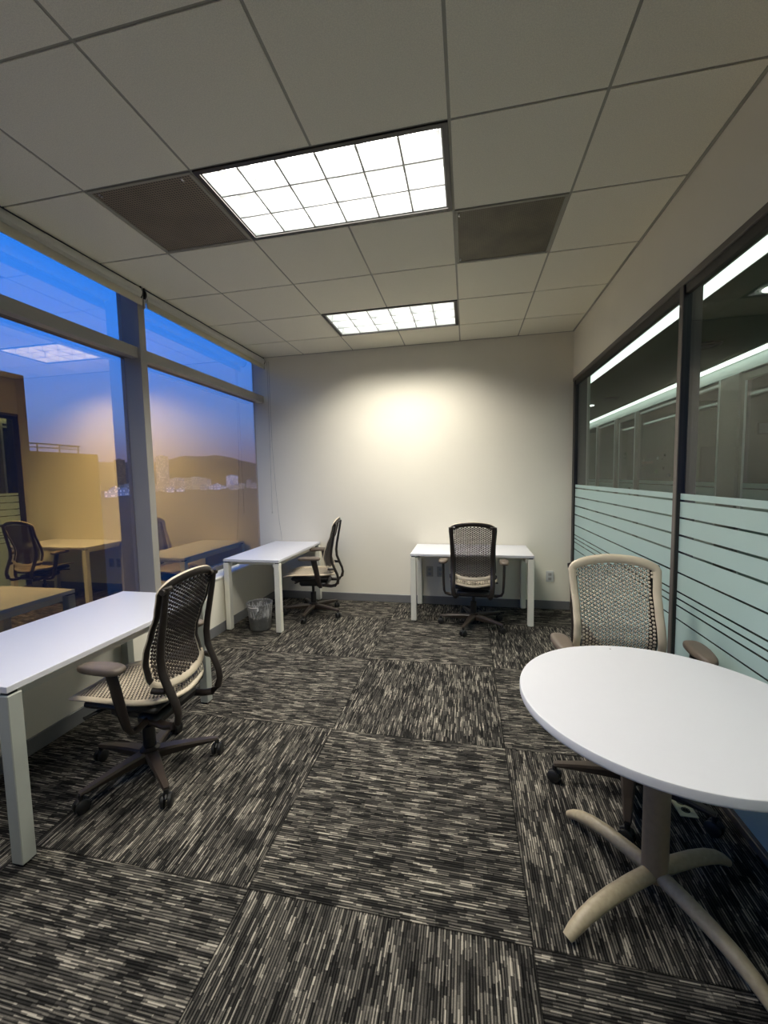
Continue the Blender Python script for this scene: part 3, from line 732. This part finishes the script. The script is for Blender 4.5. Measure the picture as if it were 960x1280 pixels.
def cells(outline, sp, sn, margin, pitch, pad, mf, mb_, box):
    m = MB(); dx = pitch*.866; pts = {}
    (x0, x1, y0, y1) = box; nx = int((x1-x0)/2/dx)+1; ny = int((y1-y0)/pitch)+2; xc, yc = (x0+x1)/2, (y0+y1)/2
    for i in range(-nx, nx+1):
        for j in range(-ny, ny+1):
            p = (xc+i*dx, yc+(j+.5*(i % 2))*pitch)
            if inside(p, outline, margin): pts[i, j] = p
    K = 8
    for (i, j), (x, y) in pts.items():
        c = sp(x, y); n = sn(x, y); ex = (sp(x+.003, y)-c).normalized(); ey = (sp(x, y+.003)-c).normalized()
        ring = [c+ex*(pad*math.cos(2*PI*k/K+PI/8))+ey*(pad*math.sin(2*PI*k/K+PI/8)) for k in range(K)]
        ri = [c+ex*(pad*.6*math.cos(2*PI*k/K+PI/8))+ey*(pad*.6*math.sin(2*PI*k/K+PI/8)) for k in range(K)]
        vs = [r+n*.0008 for r in ring]+[r+n*.0032 for r in ri]
        m.add(vs, [(k, (k+1) % K, K+(k+1) % K, K+k) for k in range(K)]+[tuple(range(K, 2*K))], mf)
        vs = [r+n*.0006 for r in ring]+[r-n*.0046 for r in ring]
        m.add(vs, [(k, K+k, K+(k+1) % K, (k+1) % K) for k in range(K)], mb_)
        vs = [r-n*.0046 for r in ring]+[r-n*.0058 for r in ri]
        m.add(vs, [(k, K+k, K+(k+1) % K, (k+1) % K) for k in range(K)]+[tuple(range(K, 2*K))[::-1]], mb_)
        for di, dj in ((0, 1), (1, 0 if i % 2 == 0 else 1), (1, -1 if i % 2 == 0 else 0)):
            q = pts.get((i+di, j+dj))
            if q is None: continue
            d = sp(*q); t = (d-c).normalized(); sd = t.cross(n)*.0021; a0, a1 = c+t*pad*.8, d-t*pad*.8
            o = n*-.0012
            m.add([a0-sd+o, a0+sd+o, a1+sd+o, a1-sd+o], [(0, 1, 2, 3)], mb_)
            o = n*-.0032
            m.add([a0-sd+o, a0+sd+o, a1+sd+o, a1-sd+o], [(0, 3, 2, 1)], mb_)
    return m

def make_chair():
    e = empty('office_chair')
    # back: rim, cell mesh, rear slats
    rim = MB(); P = [back_pt(p[0], p[1]) for p in BACK_OUT]; NN = [back_n(p[0], p[1]) for p in BACK_OUT]
    rs = []; fl = []
    for p in BACK_OUT:
        top = max(0, min(1, (p[1]-1.0)/.03)); rs.append(.019+.004*top); fl.append(.42+.22*top)
    rim.tube(P, .018, MAT['beige'], 12, rs=rs, flat=fl, up=lambda i: NN[i], closed=True)
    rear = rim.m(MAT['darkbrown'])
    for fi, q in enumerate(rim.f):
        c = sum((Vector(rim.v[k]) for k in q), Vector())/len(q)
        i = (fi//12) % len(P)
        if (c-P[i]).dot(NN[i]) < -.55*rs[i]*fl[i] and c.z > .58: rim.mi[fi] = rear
    br = rim.build('backrest', e, 60)
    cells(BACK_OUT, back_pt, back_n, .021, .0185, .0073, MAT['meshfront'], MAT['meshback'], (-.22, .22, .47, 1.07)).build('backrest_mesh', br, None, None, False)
    # seat: rim, cells, vertical ribs joining back and seat
    rim = MB(); P = [seat_pt(p[0], p[1]) for p in SEAT_OUT]; N2 = [seat_n(p[0], p[1]) for p in SEAT_OUT]
    rim.tube(P, .02, MAT['beige'], 12, rs=[.020]*len(P), flat=[.62 if p[1] < 0 else .45 for p in SEAT_OUT], up=lambda i: N2[i], closed=True)
    st = rim.build('seat', e, 60)
    cells(SEAT_OUT, seat_pt, seat_n, .0205, .0185, .0073, MAT['meshfront'], MAT['meshback'], (-.24, .24, -.24, .30)).build('seat_mesh', st, None, None, False)
    rb = MB()
    for k in range(-8, 9):
        x = k*.0185; a = seat_pt(x, -.222-.012*math.cos(x*8)); zz = .520+.010*(x/.13)**2 if abs(x) < .13 else .530+.015*((abs(x)-.13)/.055)
        b_ = back_pt(x, zz); rb.tube([a, (a+b_)/2+Vector((0, -.006, 0)), b_], .0034, MAT['beige'], 6)
    rb.build('rib_panel', st, 60)
    pan = MB()
    pan.box(-.185, .185, -.20, .20, .415, .452, MAT['black'], .015); pan.build('seat_pan', st, 40)
    # uprights
    UY = [(-.286, 1.022), (-.272, .94), (-.256, .86), (-.236, .76), (-.227, .69), (-.231, .62), (-.258, .55), (-.288, .48), (-.297, .435), (-.287, .388), (-.258, .360), (-.215, .352), (-.13, .358), (-.06, .362)]
    xs = [.205, .205, .202, .199, .197, .196, .196, .194, .190, .184, .176, .168, .150, .135]
    for s in (-1, 1):
        u = MB(); pts = [(s*x*.92, y-.012, z) for x, (y, z) in zip(xs, UY)]
        u.tube(pts, .022, MAT['darkbrown'], 14, rs=[.017, .019, .021, .022, .023, .023, .023, .022, .022, .022, .022, .022, .024, .024], flat=[.6]*9+[.75]*5, up=lambda i: (0, 1, .25) if i < 8 else ((0, .8, -.8) if i < 11 else (0, .1, -1)))
        up = u.build('back_upright', e, 60)
        k = MB(); k.cyl((s*.155, -.291, 1.012), (s*.214, -.291, 1.006), .0145, MAT['darkbrown'], 16); k.build('knob', up, 50)
        k = MB(); k.tube([(s*.196, -.262, .545), (s*.203, -.225, .545), (s*.207, -.205, .55)], .014, MAT['darkbrown'], 12); k.build('lower_bracket', up, 50)
    # arms
    for s in (-1, 1):
        po = MB(); pts = [(s*.14, -.12, .368), (s*.22, -.13, .368), (s*.262, -.131, .378), (s*.276, -.126, .405), (s*.281, -.115, .46), (s*.285, -.098, .55), (s*.288, -.080, .64), (s*.288, -.075, .668)]
        po.tube(pts, .02, MAT['darkbrown'], 12, rs=[.016, .016, .018, .021, .026, .029, .030, .030], flat=[.8, .8, .7, .55, .48, .45, .45, .45], up=(1, 0, .05))
        arm = po.build('armrest', e, 60)
        pd = MB(); n = 26; rings = []
        for z, sc in ((.664, .70), (.666, .90), (.672, .985), (.681, 1.0), (.690, .97), (.696, .88), (.699, .70), (.7002, .4)):
            rg = []
            for k in range(n):
                a = 2*PI*k/n; cx = math.copysign(abs(math.cos(a))**.62, math.cos(a)); sy = math.copysign(abs(math.sin(a))**.62, math.sin(a))
                wd = .043*(1-.22*max(0, sy))
                rg.append((s*.288+wd*sc*cx+s*(-.006)*sy, -.028+.118*sc*sy, z-.004*max(0, sy)**2))
            rings.append(rg)
        vs = [p for r in rings for p in r]; fs = [tuple(range(n))[::-1], tuple((len(rings)-1)*n+k for k in range(n))]
        for i in range(len(rings)-1):
            for k in range(n): fs.append((i*n+k, i*n+(k+1) % n, (i+1)*n+(k+1) % n, (i+1)*n+k))
        pd.add(vs, fs, MAT['armpad']); pd.build('arm_pad', arm, 70)
    # mechanism, levers, column
    mc = MB(); mc.box(-.11, .11, -.16, .13, .335, .42, MAT['black'], .02); mc.box(-.155, .155, -.19, -.06, .338, .395, MAT['black'], .018); mc.box(-.07, .07, .06, .20, .372, .425, MAT['black'], .015)
    mec = mc.build('tilt_mechanism', e, 40)
    for s in (-1, 1):
        k = MB(); k.tube([(s*.10, .10, .40), (s*.19, .12, .405)], .007, MAT['black'], 8); k.tube([(s*.17, .118, .405), (s*.235, .135, .405)], .013, MAT['black'], 10, flat=.6); k.build('lever', mec, 50)
    co = MB(); co.lathe([(.030, .115), (.030, .245), (.022, .25), (.015, .252), (.015, .345)], MAT['black'], 20); co.build('gas_column', e, 40)
    return e
CR = .322
def make_base(parent, rot):
    """five-arm base, turned by rot against the seat"""
    bs = MB(); bs.lathe([(.046, .060), (.050, .075), (.048, .125), (.036, .135)], MAT['darkbrown'], 24)
    for k in range(5):
        a = rot+k*2*PI/5; T = Matrix.Rotation(a, 4, 'Z')
        st = [(.03, .034, .068, .118), (.12, .028, .072, .116), (.22, .021, .076, .108), (.305, .0165, .078, .098), (CR+.005, .013, .080, .094)]
        vs = []; fs = []
        for x, hw, zb, zt in st: vs += [(x, -hw*.7, zb), (x, hw*.7, zb), (x, hw, zt-.010), (x, hw*.72, zt), (x, -hw*.72, zt), (x, -hw, zt-.010)]
        for i in range(len(st)-1):
            for j in range(6): fs.append((i*6+j, (i+1)*6+j, (i+1)*6+(j+1) % 6, i*6+(j+1) % 6))
        fs += [tuple(range(6))[::-1], tuple((len(st)-1)*6+j for j in range(6))]
        bs.add(vs, fs, MAT['bronze'], T)
    ob = bs.build('star_base', parent, 35)
    for k in range(5):
        a = rot+k*2*PI/5; w = MB(); sw = a+1.1+k*1.7
        ax = Vector((math.cos(sw), math.sin(sw), 0))
        for s in (-1, 1):
            c0 = ax*(s*.008); c1 = ax*(s*.026)
            w.tube([c0+Vector((0, 0, .030)), ax*(s*.0095)+Vector((0, 0, .030)), ax*(s*.021)+Vector((0, 0, .030)), c1+Vector((0, 0, .030))], .03, MAT['rubber'], 20, rs=[.026, .030, .030, .024])
        w.tube([(0, 0, .036), (0, 0, .084)], .011, MAT['rubber'], 10)
        hd = Vector((-ax.y, ax.x, 0))
        w.tube([hd*-.020+Vector((0, 0, .047)), hd*-.006+Vector((0, 0, .061)), hd*.012+Vector((0, 0, .060)), hd*.024+Vector((0, 0, .048))], .0065, MAT['rubber'], 8)
        w.build('caster', ob, 45, (CR*math.cos(a), CR*math.sin(a), 0))
CH = [(-1.611, 1.766, 91.95, -38.2, 'office chair at the nearest desk, seen from behind, armrest toward viewer'),
      (-1.657, 4.271, 98.8, -16.9, 'office chair in profile at the back left corner desk'),
      (.063, 4.17, -2.4, -108.0, 'office chair seen from behind at the desk on the back wall'),
      (.736, 2.052, 179.6, -181.4, 'office chair facing the viewer behind the round table')]
proto = make_chair()
for i, (x, y, th, st, lab) in enumerate(CH):
    o = proto if i == 0 else copy_tree(proto)
    o.location = (x, y, 0); o.rotation_euler = (0, 0, math.radians(th))
    tag(o, lab, 'chair', 'beige and brown office chairs')
    if i in (1, 2):                               # arms set lower, under the desk edge
        for q in o.children:
            if q.name.startswith('armrest'): q.location.z = -.024 if i == 2 else -.009
for i, (x, y, th, st, lab) in enumerate(CH):
    o = [q for q in S.objects if q.get('label') == lab][0]
    make_base(o, math.radians(st-th))

# ------------------------------------------------------------------ outside
GZ = -24.
b = MB(); b.box(-6000, -60, -4000, 8000, GZ-1, GZ, MAT['earth']); struct(b, 'ground', 'dark ground of the city at dusk')
b = MB(); n = 90; rows = 14; rr = random.Random(5)
HT = [(0, 40), (300, 42), (700, 48), (940, 52), (1003, 62), (1073, 77), (1168, 79), (1221, 87), (1298, 84), (1419, 72), (1488, 66), (1700, 55), (2200, 40), (3000, 30)]
vs = []; fs = []
for i in range(n+1):
    u = 400+i/n*2200
    h0 = lerp_tab([(a, q) for a, q in HT], u)
    for j in range(rows+1):
        t = j/rows; x = -1120-260*t; prof = math.sin(min(1, t*1.6)*PI/2) if t < .7 else 1-.3*(t-.7)/.3
        k = -x/800.
        hh = (h0-1.5)*(-1300/-800.)*prof
        hh = (1.5+(h0-1.5)*1.56-GZ)*prof+GZ-.5+rr.uniform(-1.2, 1.2)*(prof > .05)
        vs.append((x, u*k, hh))
for i in range(n):
    for j in range(rows): fs.append((i*(rows+1)+j, (i+1)*(rows+1)+j, (i+1)*(rows+1)+j+1, i*(rows+1)+j+1))
b.add(vs, fs, MAT['hill']); struct(b, 'hill', 'long dark hill behind the city', None, 80)

BM = [building_mat('facade_white', (.85, .85, .90), 2.6), building_mat('facade_beige', (.55, .47, .38), 1.2), building_mat('facade_grey', (.38, .38, .43), 1.8), building_mat('facade_dark', (.10, .09, .10), .3)]
def building(x, y, w, d, h, mat, label, group, roof=True):
    e = empty('building', (x, y, GZ)); tag(e, label, 'building', group)
    m = MB(); m.box(-d/2, d/2, -w/2, w/2, 0, h, mat); m.build('wall', e)
    r = MB(); r.box(-d/2-.3, d/2+.3, -w/2-.3, w/2+.3, h, h+.6, MAT['corridor_wall']); r.box(-d*.2, d*.15, -w*.2, w*.2, h+.6, h+3, mat); r.build('roof', e)
building(-800, 984, 22, 22, 92, BM[1], 'tall pale tower at the left of the city view beside the window post', 'distant city towers')
building(-800, 1324, 42, 20, 40, BM[0], 'white slab tower on the city skyline near the back wall', 'distant city towers')
building(-800, 842, 16, 16, 78, BM[3], 'dark tower on the skyline in the strip of glass left of the post', 'distant city towers')
building(-790, 1110, 75, 24, 34, BM[1], 'wide beige block in the middle of the city view', 'distant city towers')
building(-860, 1120, 55, 24, 33, BM[2], 'grey block right of the pale tower in the city view', 'distant city towers')
building(-830, 1210, 40, 20, 30, BM[2], 'grey block between beige block and white slab in the city view', 'distant city towers')
rr = random.Random(11); placed = [(-800, 984, 30), (-800, 1324, 34), (-790, 842, 24), (-790, 1110, 52), (-860, 1120, 42), (-830, 1210, 34)]
for k in range(64):
    right = k < 44
    Y = rr.uniform(925, 1560) if right else rr.uniform(640, 880)
    X = -800+rr.uniform(-60, 210)
    Y *= -X/800.
    if any(abs(X-a)+abs(Y-c) < q+22 for a, c, q in placed): continue
    placed.append((X, Y, 14))
    w = rr.uniform(10, 30); h = rr.uniform(6, 15) if rr.random() < .8 else rr.uniform(14, 24)
    building(X, Y, w, rr.uniform(8, 14), h, BM[rr.choice((0, 0, 0, 1, 2))],
             'small low building of the distant city seen beside the back wall pane' if right else 'small low building of the distant city seen through the large left pane',
             'low city buildings in the right pane' if right else 'low city buildings in the left pane')
# dark neighbouring building with a railed roof
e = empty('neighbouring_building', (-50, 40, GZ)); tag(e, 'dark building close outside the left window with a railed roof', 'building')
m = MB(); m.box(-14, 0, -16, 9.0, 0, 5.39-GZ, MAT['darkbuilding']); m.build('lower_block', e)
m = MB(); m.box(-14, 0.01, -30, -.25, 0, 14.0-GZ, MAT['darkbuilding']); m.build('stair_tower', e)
r = MB(); zr = 5.39-GZ
for z, rad in ((.95, .085), (.50, .06)): r.cyl((-.3, -.25, zr+z), (-.3, 6.6, zr+z), rad, MAT['rail'], 8)
for y in (.9, 3.7, 6.3): r.cyl((-.3, y, zr), (-.3, y, zr+.98), .085, MAT['rail'], 8)
for z, rad in ((.5, .04),): r.cyl((-.3, 6.6, zr+z+.45), (-7, 6.6, zr+z+.45), .05, MAT['rail'], 8)
r.build('roof_railing', e, 50)

# ------------------------------------------------------------------ sky
w = bpy.data.worlds.new('dusk_sky'); S.world = w; w.use_nodes = True; nt = w.node_tree; nt.nodes.clear()
out = nt.nodes.new('ShaderNodeOutputWorld'); bgd = nt.nodes.new('ShaderNodeBackground')
tc = nt.nodes.new('ShaderNodeTexCoord'); sp = nt.nodes.new('ShaderNodeSeparateXYZ'); rp = nt.nodes.new('ShaderNodeValToRGB')
nt.links.new(tc.outputs['Generated'], sp.inputs[0]); nt.links.new(sp.outputs[2], rp.inputs[0])
el = rp.color_ramp.elements
el[0].position = 0; el[0].color = (.23, .19, .34, 1); el[1].position = .75; el[1].color = (.03, .30, 1.35, 1)
for p, c in ((.05, (.20, .215, .48)), (.13, (.20, .42, 1.12)), (.26, (.09, .48, 1.75)), (.45, (.05, .50, 2.0))):
    k = el.new(p); k.color = (*c, 1)
nt.links.new(rp.outputs[0], bgd.inputs[0]); bgd.inputs[1].default_value = 1.65
nt.links.new(bgd.outputs[0], out.inputs[0])

# ------------------------------------------------------------------ camera
fpx, pitch, yaw, roll, px_, py_, cz = 522.132, -.0793139, .2118003, -.0204743, 471.469, 637.841, 1.49474
Rx = Matrix.Rotation(pitch, 3, 'X'); Rz = Matrix.Rotation(yaw, 3, 'Z'); Rr = Matrix.Rotation(roll, 3, 'Z')
base = Matrix(((1, 0, 0), (0, 0, -1), (0, 1, 0)))
M = Rz @ Rx @ base @ Rr
cd = bpy.data.cameras.new('camera'); cam = bpy.data.objects.new('camera', cd); COL.objects.link(cam)
cam.matrix_world = Matrix.Translation((0, 0, cz)) @ M.to_4x4()
cd.sensor_fit = 'VERTICAL'; cd.sensor_height = 36; cd.lens = fpx*36/1280
cd.shift_x = (480-px_)/1280; cd.shift_y = (py_-640)/1280
cd.clip_start = .02; cd.clip_end = 9000
S.camera = cam
vs_ = S.view_settings
S.display_settings.display_device = 'sRGB'
vs_.view_transform = 'Standard'; vs_.look = 'None'; vs_.gamma = 1; vs_.use_curve_mapping = False; vs_.exposure = .15
cy = S.cycles
cy.max_bounces = 12; cy.diffuse_bounces = 6; cy.glossy_bounces = 6; cy.transmission_bounces = 8; cy.transparent_max_bounces = 24
cy.sample_clamp_indirect = 6; cy.caustics_reflective = False
cy.use_denoising = True
